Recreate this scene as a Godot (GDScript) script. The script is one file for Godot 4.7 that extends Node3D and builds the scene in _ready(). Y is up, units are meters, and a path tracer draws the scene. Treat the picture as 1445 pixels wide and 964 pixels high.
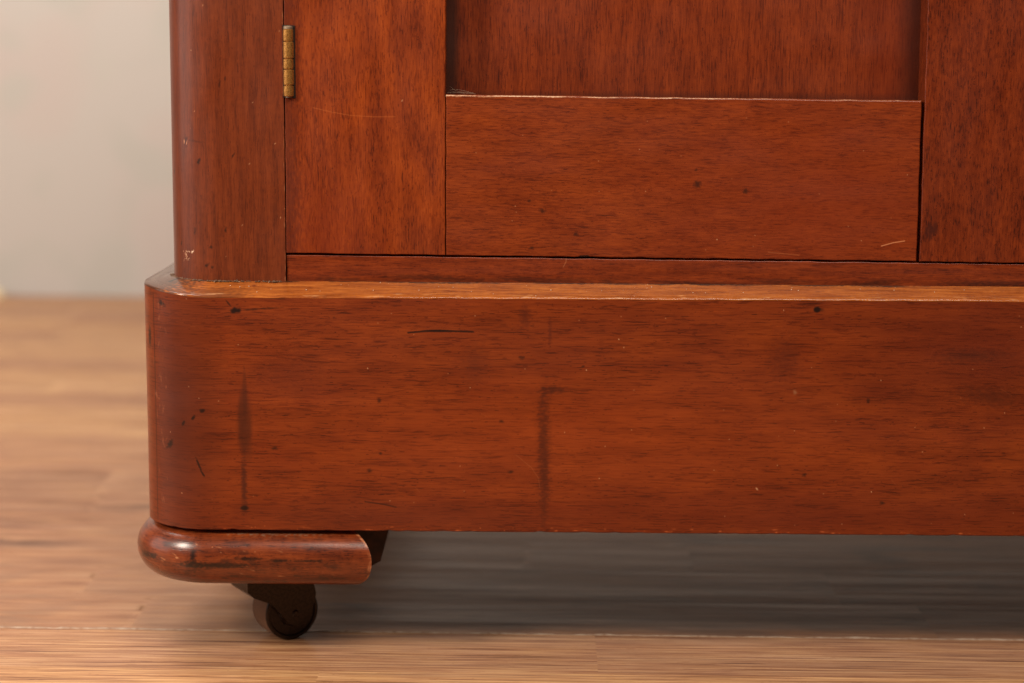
extends Node3D

const PLINTH_L := -0.2385      # left face of the plinth
const PLINTH_R := 0.953
const PLINTH_Z := 0.0          # its front face
const PLINTH_ROUND := 0.045
const CARCASS_L := -0.2207
const CARCASS_R := 0.935
const CARCASS_Z := -0.018
const CARCASS_ROUND := 0.035
const BACK_Z := -0.52
const TOP_Y := 0.92

var rng := RandomNumberGenerator.new()
var wobble := FastNoiseLite.new()


# ------------------------------------------------------------------ geometry
class Geo:
	var v := PackedVector3Array()
	var n := PackedVector3Array()
	var u := PackedVector2Array()
	var ix := PackedInt32Array()

	func p(pos: Vector3, nor: Vector3, uv := Vector2.ZERO) -> int:
		v.append(pos)
		n.append(nor.normalized())
		u.append(uv)
		return v.size() - 1

	func t(a: int, b: int, c: int) -> void:
		var face := (v[b] - v[a]).cross(v[c] - v[a])
		if face.dot(n[a] + n[b] + n[c]) > 0.0:
			ix.append_array(PackedInt32Array([a, c, b]))
		else:
			ix.append_array(PackedInt32Array([a, b, c]))

	func q(a: int, b: int, c: int, d: int) -> void:
		t(a, b, c)
		t(a, c, d)

	func flat(a: Vector3, b: Vector3, c: Vector3, d: Vector3, nor: Vector3) -> void:
		var s := 1.0
		q(p(a, nor, Vector2(a.x + a.z, a.y) * s), p(b, nor, Vector2(b.x + b.z, b.y) * s), p(c, nor, Vector2(c.x + c.z, c.y) * s), p(d, nor, Vector2(d.x + d.z, d.y) * s))

	func mesh() -> ArrayMesh:
		var arr := []
		arr.resize(Mesh.ARRAY_MAX)
		arr[Mesh.ARRAY_VERTEX] = v
		arr[Mesh.ARRAY_NORMAL] = n
		arr[Mesh.ARRAY_TEX_UV] = u
		arr[Mesh.ARRAY_INDEX] = ix
		var m := ArrayMesh.new()
		m.add_surface_from_arrays(Mesh.PRIMITIVE_TRIANGLES, arr)
		return m


func put(called: String, m: Mesh, material: Material, parent: Node, at := Vector3.ZERO) -> MeshInstance3D:
	var o := MeshInstance3D.new()
	o.name = numbered(called, parent)
	o.mesh = m
	o.material_override = material
	o.position = at
	parent.add_child(o, true)
	return o


func numbered(called: String, parent: Node) -> String:
	if not parent.has_node(called):
		return called
	var k := 1
	while parent.has_node("%s_%03d" % [called, k]):
		k += 1
	return "%s_%03d" % [called, k]


func base(called: String, parent: Node, at := Vector3.ZERO) -> Node3D:
	var o := Node3D.new()
	o.name = numbered(called, parent)
	parent.add_child(o, true)
	o.position = at
	return o


func tag(o: Node, label: String, category: String, kind := "") -> void:
	o.set_meta("label", label)
	if category:
		o.set_meta("category", category)
	if kind:
		o.set_meta("kind", kind)


# A sawn board with eased edges, seen from the front (+z). c: corners in x, y (bottom left, bottom right, top right, top left).
# grain: where the texture's origin lies and how large it is; upright turns the grain to run up the board.
func board(c: Array, z_front: float, z_back: float, ease: float, origin: Vector2, size: Vector2, upright := false, rough := 0.00022) -> ArrayMesh:
	var g := Geo.new()
	var wide: float = (c[1] - c[0]).length()
	var high: float = (c[3] - c[0]).length()
	var nx := clampi(int(wide / 0.004), 2, 160)
	var ny := clampi(int(high / 0.004), 2, 160)
	var uv := func(q: Vector3) -> Vector2:
		var a := q.x - origin.x + (q.z - z_front)
		var b := origin.y - q.y + (q.z - z_front)
		return Vector2(-b / size.x, a / size.y) if upright else Vector2(a / size.x, b / size.y)
	var edge := func(i: int, j: int) -> Vector2:
		var s := float(i) / nx
		var t := float(j) / ny
		var q: Vector2 = (c[0] as Vector2).lerp(c[1], s).lerp((c[3] as Vector2).lerp(c[2], s), t)
		if i == 0 or i == nx:
			q.x += wobble.get_noise_3d(q.x * 900, q.y * 900, z_front * 3000) * rough * 2.0
		if j == 0 or j == ny:
			q.y += wobble.get_noise_3d(q.x * 900, q.y * 900, z_front * 3000 + 77) * rough * 2.0
		return q
	var out := func(i: int, j: int) -> Vector2:
		return Vector2(-1.0 if i == 0 else 1.0 if i == nx else 0.0, -1.0 if j == 0 else 1.0 if j == ny else 0.0)
	var at := []
	for j in ny + 1:
		for i in nx + 1:
			var q: Vector2 = edge.call(i, j) - out.call(i, j) * ease
			var pos := Vector3(q.x, q.y, z_front)
			at.append(g.p(pos, Vector3.BACK, uv.call(pos)))
	for j in ny:
		for i in nx:
			var k := j * (nx + 1) + i
			g.q(at[k], at[k + 1], at[k + nx + 2], at[k + nx + 1])
	# the four edges: a rounded arris, then the side back to z_back
	var sides := [[], [], [], []]
	for i in nx + 1:
		sides[0].append(Vector2i(i, 0))
		sides[1].append(Vector2i(i, ny))
	for j in ny + 1:
		sides[2].append(Vector2i(0, j))
		sides[3].append(Vector2i(nx, j))
	var dirs := [Vector2(0, -1), Vector2(0, 1), Vector2(-1, 0), Vector2(1, 0)]
	for k in 4:
		var last := []
		for r in 6:
			var a := minf(r / 4.0, 1.0) * PI / 2
			var row := []
			for ij in sides[k]:
				var q: Vector2 = edge.call(ij.x, ij.y) - out.call(ij.x, ij.y) * ease * (1.0 - sin(a))
				var pos := Vector3(q.x, q.y, z_back if r == 5 else z_front - ease * (1.0 - cos(a)))
				row.append(g.p(pos, Vector3(dirs[k].x * sin(a), dirs[k].y * sin(a), cos(a)), uv.call(pos)))
			if last:
				for i in row.size() - 1:
					g.q(last[i], last[i + 1], row[i + 1], row[i])
			last = row
	var b := [edge.call(0, 0), edge.call(nx, 0), edge.call(nx, ny), edge.call(0, ny)]
	var bk := []
	for q in b:
		bk.append(g.p(Vector3(q.x, q.y, z_back), Vector3.FORWARD, uv.call(Vector3(q.x, q.y, z_front))))
	g.q(bk[0], bk[1], bk[2], bk[3])
	return g.mesh()


func rect(x0: float, y0: float, x1: float, y1: float) -> Array:
	return [Vector2(x0, y0), Vector2(x1, y0), Vector2(x1, y1), Vector2(x0, y1)]


# A plan path round the two rounded front corners: [x, z, outward x, outward z, length along], length 0 where the flat front starts.
func plan(left: float, right: float, front: float, r: float, back: float, step := 0.004) -> Array:
	var pts := []
	var arc := r * PI / 2
	var n := int(maxf(2, (front - r - back) / 0.03))
	for i in n:
		var z := lerpf(back, front - r, float(i) / n)
		pts.append([left, z, -1.0, 0.0, -arc - (front - r - z)])
	for i in 25:
		var a := PI / 2 * (1.0 - i / 24.0)
		pts.append([left + r - r * sin(a), front - r + r * cos(a), -sin(a), cos(a), -r * a])
	var m := int((right - left - 2 * r) / step)
	for i in range(1, m):
		var x := lerpf(left + r, right - r, float(i) / m)
		pts.append([x, front, 0.0, 1.0, x - left - r])
	for i in 25:
		var a := PI / 2 * i / 24.0
		pts.append([right - r + r * sin(a), front - r + r * cos(a), sin(a), cos(a), right - left - 2 * r + r * a])
	for i in range(1, n + 1):
		var z := lerpf(front - r, back, float(i) / n)
		pts.append([right, z, 1.0, 0.0, right - left - 2 * r + arc + (front - r - z)])
	return pts


# Sweeps profile points [outward, y, normal outward, normal y, v] along a plan path; shape may move a point: (point index, path entry) -> [outward, y]
func sweep(path: Array, profile: Callable, count: int, uv: Callable) -> ArrayMesh:
	var g := Geo.new()
	var last := []
	for e in path:
		var row := []
		for k in count:
			var f: Array = profile.call(k, e)
			var pos := Vector3(e[0] + e[2] * f[0], f[1], e[1] + e[3] * f[0])
			row.append(g.p(pos, Vector3(e[2] * f[2], f[3], e[3] * f[2]), uv.call(e[4], f[4])))
		if last:
			for k in count - 1:
				g.q(last[k], last[k + 1], row[k + 1], row[k])
		last = row
	return g.mesh()


func lathe(profile: Array, around := 40) -> ArrayMesh:      # profile of [radius, height]; turned about y, flat shaded along the profile
	var g := Geo.new()
	for k in profile.size() - 1:
		var a: Vector2 = profile[k]
		var b: Vector2 = profile[k + 1]
		var d := (b - a).normalized()
		var last := []
		for i in around + 1:
			var th := TAU * i / around
			var o := Vector3(cos(th), 0, sin(th))
			var nor := o * d.y - Vector3.UP * d.x
			var row := [g.p(o * a.x + Vector3.UP * a.y, nor, Vector2(th / TAU, k * 0.2)), g.p(o * b.x + Vector3.UP * b.y, nor, Vector2(th / TAU, k * 0.2 + 0.2))]
			if last:
				g.q(last[0], last[1], row[1], row[0])
			last = row
	return g.mesh()


# An outline in x, y extruded from z0 to z1 with a small chamfer on both rims.
func slab(outline: PackedVector2Array, z0: float, z1: float, ch := 0.0004) -> ArrayMesh:
	var g := Geo.new()
	if Geometry2D.is_polygon_clockwise(outline):
		outline.reverse()
	var inner := outline
	var shrunk := Geometry2D.offset_polygon(outline, -ch, Geometry2D.JOIN_MITER)
	if shrunk.size() == 1 and shrunk[0].size() == outline.size():
		inner = shrunk[0]
		var k0 := 0
		for k in inner.size():
			if inner[k].distance_to(outline[0]) < inner[k0].distance_to(outline[0]):
				k0 = k
		var turned := PackedVector2Array()
		if Geometry2D.is_polygon_clockwise(inner):
			for k in inner.size():
				turned.append(inner[(k0 - k + inner.size()) % inner.size()])
		else:
			for k in inner.size():
				turned.append(inner[(k0 + k) % inner.size()])
		inner = turned
	var tri := Geometry2D.triangulate_polygon(inner)
	for side in [[z0, z0, Vector3.FORWARD], [z1, z1, Vector3.BACK]]:
		var idx := []
		for q in inner:
			idx.append(g.p(Vector3(q.x, q.y, side[0]), side[2], q * 20.0))
		for k in range(0, tri.size(), 3):
			g.t(idx[tri[k]], idx[tri[k + 1]], idx[tri[k + 2]])
	for k in outline.size():
		var k2 := (k + 1) % outline.size()
		var a := outline[k]
		var b := outline[k2]
		var o := Vector2(b.y - a.y, a.x - b.x).normalized()
		var rings := [[inner[k], inner[k2], z0], [a, b, z0 + ch], [a, b, z1 - ch], [inner[k], inner[k2], z1]]
		var norms := [Vector3(o.x, o.y, -1), Vector3(o.x, o.y, 0), Vector3(o.x, o.y, 1)]
		for r in 3:
			var lo: Array = rings[r]
			var hi: Array = rings[r + 1]
			g.q(g.p(Vector3(lo[0].x, lo[0].y, lo[2]), norms[r], lo[0] * 20.0 + Vector2(lo[2], lo[2]) * 20), g.p(Vector3(lo[1].x, lo[1].y, lo[2]), norms[r], lo[1] * 20.0 + Vector2(lo[2], lo[2]) * 20),
				g.p(Vector3(hi[1].x, hi[1].y, hi[2]), norms[r], hi[1] * 20.0 + Vector2(hi[2], hi[2]) * 20), g.p(Vector3(hi[0].x, hi[0].y, hi[2]), norms[r], hi[0] * 20.0 + Vector2(hi[2], hi[2]) * 20))
	return g.mesh()


# ------------------------------------------------------------------ textures
func field(w: int, h: int, seed_: int, cx: float, cy: float, octaves := 3) -> PackedByteArray:   # smooth noise whose cells are cx by cy pixels
	var k := minf(4.0, minf(cx, cy))
	var n := FastNoiseLite.new()
	n.seed = seed_
	n.noise_type = FastNoiseLite.TYPE_SIMPLEX_SMOOTH
	n.frequency = 1.0 / k
	n.fractal_type = FastNoiseLite.FRACTAL_FBM
	n.fractal_octaves = octaves
	var im := n.get_image(maxi(8, ceili(w / cx * k)), maxi(8, ceili(h / cy * k)), false, false, true)
	im.convert(Image.FORMAT_L8)
	im.resize(w, h, Image.INTERPOLATE_CUBIC)
	return im.get_data()


class Wood:
	var w: int
	var h: int
	var px: float      # pixels per metre
	var py: float
	var value: PackedByteArray
	var rgb: PackedByteArray

	func blot(x: float, y: float, rx: float, ry: float, color: Color, strength: float, turn := 0.0, soft := 0.6, ragged: PackedByteArray = PackedByteArray()) -> void:   # x, y, rx, ry in metres from the texture's top left
		var reach := maxf(rx, ry)
		var ca := cos(turn)
		var sa := sin(turn)
		for j in range(maxi(0, int((y - reach) * py)), mini(h, int((y + reach) * py) + 2)):
			for i in range(maxi(0, int((x - reach) * px)), mini(w, int((x + reach) * px) + 2)):
				var dx := (i + 0.5) / px - x
				var dy := (j + 0.5) / py - y
				var d := sqrt(pow((dx * ca + dy * sa) / rx, 2.0) + pow((dy * ca - dx * sa) / ry, 2.0))
				if ragged:
					d += (ragged[j * w + i] - 128) / 300.0
				if d >= 1.0:
					continue
				var s := strength * clampf((1.0 - d) / soft, 0.0, 1.0)
				var k := (j * w + i) * 3
				rgb[k] = int(lerpf(rgb[k], color.r8, s))
				rgb[k + 1] = int(lerpf(rgb[k + 1], color.g8, s))
				rgb[k + 2] = int(lerpf(rgb[k + 2], color.b8, s))

	func line(pts: Array, wide: float, color: Color, strength: float) -> void:
		for s in pts.size() - 1:
			var a: Vector2 = pts[s]
			var b: Vector2 = pts[s + 1]
			var n := int(a.distance_to(b) * px) + 1
			for i in n:
				var q := a.lerp(b, float(i) / n)
				blot(q.x, q.y, wide, wide, color, strength, 0.0, 0.9)

	func image() -> Image:
		return Image.create_from_data(w, h, false, Image.FORMAT_RGB8, rgb)


# Mahogany, grain along the picture's width. look: broad, fibre, figure, fine (strengths), pores per square centimetre, two colour ramps.
func wood(w: int, h: int, wide: float, high: float, seed_: int, look: Dictionary) -> Wood:
	var o := Wood.new()
	o.w = w
	o.h = h
	o.px = w / wide
	o.py = h / high
	var mx := o.px / 1000.0
	var my := o.py / 1000.0
	var ba: Array = look.get("broad_cell", [55.0, 9.0])
	var a := field(w, h, seed_ + 1, ba[0] * mx, ba[1] * my, 3)
	var bc: Array = look.get("fibre_cell", [26.0, 1.0])
	var b := field(w, h, seed_ + 2, bc[0] * mx, bc[1] * my, 3)
	var fc: Array = look.get("figure_cell", [5.0, 9.0])
	var c := field(w, h, seed_ + 3, fc[0] * mx, fc[1] * my, 3)
	var dc: Array = look.get("fine_cell", [6.0, 0.5])
	var d := field(w, h, seed_ + 4, dc[0] * mx, dc[1] * my, 2)
	var e := field(w, h, seed_ + 5, 60.0 * mx, 30.0 * my, 3)
	# pores: short dark dashes along the grain, crowded where the broad tone is dark
	var pore := PackedByteArray()
	pore.resize(w * h)
	rng.seed = seed_ + 6
	var count := int(wide * high * 1e4 * look.get("pores", 40.0))
	var longest: float = look.get("pore_length", 7.0)
	var wave := FastNoiseLite.new()
	wave.seed = seed_ + 7
	wave.frequency = 0.02
	var streaks: int = look.get("streaks", 0)
	for i in count + streaks:
		var x := rng.randf() * w
		var y := rng.randf() * h
		var here := a[int(y) * w + int(x)]
		if rng.randf() > 0.95 - here / 500.0:
			continue
		var length := (lerpf(0.8, longest, pow(rng.randf(), 2.4)) if i < count else rng.randf_range(15.0, 55.0)) * mx
		var dark: float = rng.randf_range(30, 110) * look.get("pore_dark", 1.0) * (1.0 if i < count else 0.5)
		var thick: float = rng.randf_range(0.35, 0.9) * maxf(0.8, 0.3 * my) * (1.0 if i < count else 1.8) * look.get("pore_thick", 1.0)
		for s in int(length):
			var yy := y + wave.get_noise_2d(x + s, y) * 2.2
			var xx := int(x + s)
			if xx >= w:
				break
			var amount: float = dark * minf(1.0, minf(s + 1, length - s) / (length * 0.3))
			for r in range(int(floor(yy - thick)), int(yy + thick) + 1):
				if r < 0 or r >= h:
					continue
				var cover := clampf(thick + 0.5 - absf(r + 0.5 - yy), 0.0, 1.0)
				var k := r * w + xx
				pore[k] = mini(255, maxi(pore[k], int(amount * cover)))
	var ramps := []
	for key in ["red", "orange"]:
		var stops: Array = look[key]
		var lut := PackedByteArray()
		for i in 256:
			var f := i / 255.0 * (stops.size() - 1)
			var k := mini(int(f), stops.size() - 2)
			var col: Color = (stops[k] as Color).lerp(stops[k + 1], f - k)
			lut.append_array(PackedByteArray([col.r8, col.g8, col.b8]))
		ramps.append(lut)
	var la: PackedByteArray = ramps[0]
	var lb: PackedByteArray = ramps[1]
	var wa: int = look.broad * 256
	var wb: int = look.fibre * 256
	var wc: int = look.figure * 256
	var wd: int = look.fine * 256
	var mid: int = look.get("mid", 132)
	o.value.resize(w * h)
	o.rgb.resize(w * h * 3)
	var value := o.value
	var rgb := o.rgb
	for k in w * h:
		var t := mid + ((wa * (a[k] - 128) + wb * (b[k] - 128) + wc * (c[k] - 128) + wd * (d[k] - 128)) >> 8) - pore[k]
		t = 0 if t < 0 else 255 if t > 255 else t
		value[k] = t
		var m := e[k]
		t *= 3
		var k3 := k * 3
		rgb[k3] = (la[t] * (255 - m) + lb[t] * m) >> 8
		rgb[k3 + 1] = (la[t + 1] * (255 - m) + lb[t + 1] * m) >> 8
		rgb[k3 + 2] = (la[t + 2] * (255 - m) + lb[t + 2] * m) >> 8
	o.value = value
	o.rgb = rgb
	return o


var polish: ImageTexture
var ripple: ImageTexture


func lacquer(o: Wood, rough := 0.36, coat := 0.2, relief := 0.006) -> StandardMaterial3D:
	var m := StandardMaterial3D.new()
	m.albedo_texture = ImageTexture.create_from_image(o.image())
	m.roughness = rough
	m.metallic_specular = 0.36
	if coat > 0:
		m.clearcoat_enabled = true
		m.clearcoat = coat
		m.clearcoat_roughness = 0.22
	if polish == null:
		var n := FastNoiseLite.new()
		n.seed = 12
		n.frequency = 0.012
		n.fractal_octaves = 5
		var im := n.get_image(256, 256, false, false, true)
		im.convert(Image.FORMAT_RGB8)
		for y in 256:
			for x in 256:
				im.set_pixel(x, y, Color.WHITE * (0.62 + 0.38 * im.get_pixel(x, y).r))
		polish = ImageTexture.create_from_image(im)
		n.seed = 13
		n.fractal_octaves = 2
		var bump := n.get_image(256, 256, false, false, true)
		bump.convert(Image.FORMAT_RGBA8)
		bump.bump_map_to_normal_map(6.0)
		ripple = ImageTexture.create_from_image(bump)
	m.roughness = rough * 1.25
	m.roughness_texture = polish
	m.normal_enabled = true
	m.normal_texture = ripple
	m.normal_scale = 0.25
	m.heightmap_enabled = true
	m.heightmap_texture = ImageTexture.create_from_image(Image.create_from_data(o.w, o.h, false, Image.FORMAT_L8, o.value))
	m.heightmap_scale = relief
	return m


func plain(color: Color, rough: float, metal := 0.0, noise_scale := 0.0, dark := Color.BLACK) -> StandardMaterial3D:
	var m := StandardMaterial3D.new()
	m.albedo_color = color
	m.roughness = rough
	m.metallic = metal
	if noise_scale > 0:
		var n := FastNoiseLite.new()
		n.seed = int(noise_scale * 10)
		n.frequency = 0.03
		n.fractal_octaves = 5
		var im := n.get_image(256, 256, false, false, true)
		im.convert(Image.FORMAT_RGB8)
		for y in 256:
			for x in 256:
				im.set_pixel(x, y, color.lerp(dark, smoothstep(0.35, 0.8, im.get_pixel(x, y).r)))
		m.albedo_color = Color.WHITE
		m.albedo_texture = ImageTexture.create_from_image(im)
		m.uv1_triplanar = true
		m.uv1_scale = Vector3.ONE * noise_scale
	return m


# ------------------------------------------------------------------ the scene
func _ready() -> void:
	wobble.seed = 5
	wobble.frequency = 0.08
	wobble.fractal_octaves = 3
	# camera: a short telephoto a little above the plinth, tipped down 8.7 degrees
	var cam := Camera3D.new()
	cam.name = "camera"
	add_child(cam)
	var lens := CameraAttributesPhysical.new()
	lens.frustum_focal_length = 64.73
	lens.frustum_focus_distance = 1.165
	lens.frustum_near = 0.05
	lens.frustum_far = 60.0
	lens.exposure_aperture = 4.2
	cam.attributes = lens
	cam.position = Vector3(0, 0.387, 1.145)
	cam.basis = Basis(Vector3.RIGHT, -0.1519) * Basis(Vector3.BACK, 0.008)
	cam.current = true

	var env := Environment.new()
	env.background_mode = Environment.BG_COLOR
	env.background_color = Color(0.22, 0.215, 0.21)
	env.tonemap_mode = Environment.TONE_MAPPER_LINEAR
	env.tonemap_exposure = 1.35
	env.sdfgi_enabled = true
	env.ssao_enabled = true
	env.ssil_enabled = true
	var we := WorldEnvironment.new()
	we.name = "environment"
	we.environment = env
	add_child(we)

	area("overhead_softbox", Vector3(0.30, 1.80, 1.20), Vector3(0.05, 0.15, -0.05), Vector2(1.0, 0.6), 2.6, Color(1.0, 0.94, 0.87))
	area("side_softbox", Vector3(-1.35, 1.15, 0.85), Vector3(-0.1, 0.2, -0.05), Vector2(0.36, 0.45), 2.1, Color(1.0, 0.95, 0.88))
	area("room_lamp", Vector3(-1.0, 2.0, -0.7), Vector3(-0.7, 0.0, -1.4), Vector2(0.9, 0.9), 2.5, Color(1.0, 0.96, 0.92))
	area("window_light", Vector3(-2.1, 0.75, 0.15), Vector3(-0.2, 0.25, -0.1), Vector2(1.3, 1.2), 0.75, Color(1.0, 0.96, 0.92))

	room()
	cabinet()


func area(called: String, at: Vector3, to: Vector3, size: Vector2, energy: float, color: Color) -> void:
	var l := AreaLight3D.new()
	l.name = called
	add_child(l)
	l.position = at
	l.look_at_from_position(at, to, Vector3.UP)
	l.area_size = size
	l.area_range = 8.0
	l.light_energy = energy
	l.light_color = color
	l.shadow_enabled = true


func room() -> void:
	# the wall behind
	var n := field(512, 512, 71, 90, 130, 3)
	var n2 := field(512, 512, 72, 60, 60, 4)
	var im := Image.create(512, 512, false, Image.FORMAT_RGB8)
	for y in 512:
		for x in 512:
			var a := n[y * 512 + x] / 255.0
			var b := n2[y * 512 + x] / 255.0
			im.set_pixel(x, y, Color(0.775, 0.755, 0.735).lerp(Color(0.78, 0.745, 0.725), smoothstep(0.45, 0.8, a)).lerp(Color(0.745, 0.74, 0.715), smoothstep(0.5, 0.85, b) * 0.7))
	var wm := StandardMaterial3D.new()
	wm.albedo_texture = ImageTexture.create_from_image(im)
	wm.roughness = 0.85
	wm.uv1_triplanar = true
	wm.uv1_world_triplanar = true
	wm.uv1_scale = Vector3.ONE * 0.8
	var wall := BoxMesh.new()
	wall.size = Vector3(6.0, 2.6, 0.12)
	var w := put("wall", wall, wm, self, Vector3(0, 1.3, -1.835 - 0.06))
	tag(w, "plain warm grey plastered wall behind the cabinet, out of focus", "wall", "structure")

	# the floor: rows of narrow laminate strips
	var floor_ := base("floor", self)
	tag(floor_, "tan wood laminate floor of narrow strips with one pale worn joint", "floor", "structure")
	floor_.rotation.y = -0.0144
	var looks := []
	for s in 2:
		looks.append(wood(2048, 256, 1.15, 0.0805, 400 + s * 20, {
			"broad": 0.22, "broad_cell": [200.0, 12.0], "fibre": 0.75, "fibre_cell": [150.0, 2.8], "figure": 0.08, "figure_cell": [60.0, 14.0], "fine": 0.5, "fine_cell": [70.0, 1.3], "pores": 7.0, "pore_length": 160.0, "pore_dark": 0.8, "pore_thick": 2.6, "mid": 162,
			"red": [Color8(112, 76, 56), Color8(166, 122, 94), Color8(200, 158, 126), Color8(220, 186, 152)],
			"orange": [Color8(120, 82, 58), Color8(176, 132, 98), Color8(210, 170, 130), Color8(230, 196, 156)]}))
	looks.append(wood(2048, 256, 1.15, 0.0805, 470, {
		"broad": 0.25, "broad_cell": [200.0, 12.0], "fibre": 0.35, "fibre_cell": [150.0, 2.8], "figure": 0.2, "figure_cell": [70.0, 24.0], "fine": 0.3, "fine_cell": [40.0, 1.3], "pores": 8.0, "pore_length": 50.0, "pore_dark": 0.6, "mid": 140,
		"red": [Color8(112, 76, 56), Color8(160, 118, 92), Color8(190, 150, 120), Color8(212, 178, 146)],
		"orange": [Color8(120, 82, 58), Color8(168, 126, 96), Color8(200, 160, 124), Color8(222, 188, 150)]}))
	for s in 3:
		var tex: Wood = looks[s]
		var smear := field(tex.w, tex.h, 440 + s, 60, 30, 3)
		rng.seed = 450 + s
		for i in 26:
			tex.blot(rng.randf() * 1.15, rng.randf() * 0.08, rng.randf_range(0.02, 0.07), rng.randf_range(0.004, 0.014), Color8(128, 94, 76), rng.randf_range(0.06, 0.18), rng.randf_range(-0.2, 0.2), 0.9, smear)
			if s == 2:      # dust and scuffs, plus blurred reflections painted as dark and pale smears
				tex.blot(rng.randf() * 1.15, rng.randf() * 0.08, rng.randf_range(0.02, 0.07), rng.randf_range(0.012, 0.035), [Color8(84, 60, 48), Color8(156, 124, 102)][i % 2], rng.randf_range(0.25, 0.6), rng.randf_range(-0.7, 0.7), 0.9, smear)
	var tones := [Color(0.90, 0.845, 0.80), Color(0.865, 0.80, 0.765), Color(0.925, 0.865, 0.82), Color(0.88, 0.82, 0.78), Color(0.85, 0.79, 0.755)]
	var mats := []
	for s in 3:
		var tex: Wood = looks[s]
		var m0 := lacquer(tex, 0.40, 0.0, 0.004)
		for t in tones:
			var m: StandardMaterial3D = m0.duplicate()
			m.albedo_color = t
			m.metallic_specular = 0.38
			mats.append(m)
	var fair: StandardMaterial3D = mats[2].duplicate()      # the palest strip lies nearest
	fair.albedo_color = Color(1.0, 0.96, 0.88)
	mats.append(fair)
	var wide := 0.0805
	var long := 1.15
	var meshes := []
	for k in 6:
		meshes.append(plank(long, wide, k))
	rng.seed = 99
	for r in range(-17, 23):
		var zf := 0.015 - r * wide
		var shift := -1.8 - rng.randf() * long
		if r == 0:
			shift = 0.057 - 2 * long
		for k in 5:
			var x := shift + k * long
			if x > 1.8:
				break
			var pick := rng.randi() % 10
			if r == 0:
				pick = [5, 0, 3, 1, 2][k]
			elif r == -1:
				pick = 15
			elif r > 8:      # far boards paler: reflected wall light put into their colour
				pick = [2, 15, 7, 15][pick % 4]
			elif r == 1:
				pick = [3, 13, 13, 13, 6][k]
			elif r > 1 and r < 6 and x + long > 0.1:
				pick = 13
			put("plank", meshes[rng.randi() % 6], mats[pick], floor_, Vector3(x, 0, zf))
	# the worn joint between two rows: the pale core of the laminate shows
	var pale := plain(Color(0.70, 0.62, 0.55), 0.8, 0.0, 14.0, Color(0.56, 0.44, 0.36))
	for r in [0]:
		var z: float = 0.015 - (r + 1) * wide
		var g := Geo.new()
		var last := []
		for i in 700:
			var x := -1.4 + i * 0.004
			var a := wobble.get_noise_2d(x * 900, r * 50.0)
			var b := wobble.get_noise_2d(x * 300 + 900, r * 50.0)
			var high := clampf(0.0007 + b * 0.0012 + a * 0.0002, 0.0001, 0.0014)
			if absf(x + 0.312) < 0.003:
				high = 0.0001
			var row := [g.p(Vector3(x, -0.0004, z + 0.0007), Vector3(0, 0.3, 1)), g.p(Vector3(x, high, z + 0.0002), Vector3(0, 0.8, 0.6)), g.p(Vector3(x, high * 0.9, z - 0.0004), Vector3(0, 1, 0)), g.p(Vector3(x, -0.0004, z - 0.0016), Vector3(0, 1, -0.3))]
			if last:
				for k in 3:
					g.q(last[k], last[k + 1], row[k + 1], row[k])
			last = row
		put("worn_joint", g.mesh(), pale, floor_)

	# an unclear cream bump at the foot of the wall, shaped as a crumb
	var cg := Geo.new()
	var cols := []
	for i in 7:
		var row := []
		for j in 13:
			var th := PI / 2 * i / 6.0
			var ph := TAU * j / 12.0
			var d := Vector3(cos(th) * cos(ph), sin(th), cos(th) * sin(ph))
			var s := 1.0 + 0.5 * wobble.get_noise_3d(cos(ph) * 30 + 40, i * 9.0, sin(ph) * 30)
			row.append(cg.p(Vector3(d.x * 0.016, d.y * 0.017, d.z * 0.009) * s, d))
		cols.append(row)
	for i in 6:
		for j in 12:
			cg.q(cols[i][j], cols[i][j + 1], cols[i + 1][j + 1], cols[i + 1][j])
	var crumb := put("cream_bump", cg.mesh(), plain(Color(0.9, 0.82, 0.68), 0.9), self, Vector3(-0.832, 0.0, -1.80))
	tag(crumb, "small cream bump on the floor at the foot of the wall", "crumb")


func plank(long: float, wide: float, variant: int) -> ArrayMesh:
	var g := Geo.new()
	var e := 0.00025
	var h := 0.009
	var off := Vector2(variant * 0.37, variant * 0.29)
	var flip := -1.0 if variant % 2 else 1.0
	var uv := func(x: float, z: float) -> Vector2:
		return Vector2(x / 1.15, flip * -z / 0.0805) + off
	# across the row: front bottom, front edge, top, back edge, back bottom
	var prof := [[0.0, -h, 1.0, 0.0], [0.0, -e, 1.0, 0.0], [0.0, -e, 0.7, 0.7], [-e, 0.0, 0.0, 1.0], [-wide + e, 0.0, 0.0, 1.0], [-wide + e * 0.2, -e, -0.7, 0.7], [-wide, -h, -1.0, 0.0]]
	for k in prof.size() - 1:
		var a: Array = prof[k]
		var b: Array = prof[k + 1]
		g.q(g.p(Vector3(0, a[1], a[0]), Vector3(0, a[3], a[2]), uv.call(0, a[0])), g.p(Vector3(long, a[1], a[0]), Vector3(0, a[3], a[2]), uv.call(long, a[0])),
			g.p(Vector3(long, b[1], b[0]), Vector3(0, b[3], b[2]), uv.call(long, b[0])), g.p(Vector3(0, b[1], b[0]), Vector3(0, b[3], b[2]), uv.call(0, b[0])))
	for s in [0.0, long]:
		var nor := Vector3(-1 if s == 0.0 else 1, 0, 0)
		g.q(g.p(Vector3(s, -h, 0), nor), g.p(Vector3(s, -e, 0), nor), g.p(Vector3(s, -e, -wide), nor), g.p(Vector3(s, -h, -wide), nor))
	return g.mesh()


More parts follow.
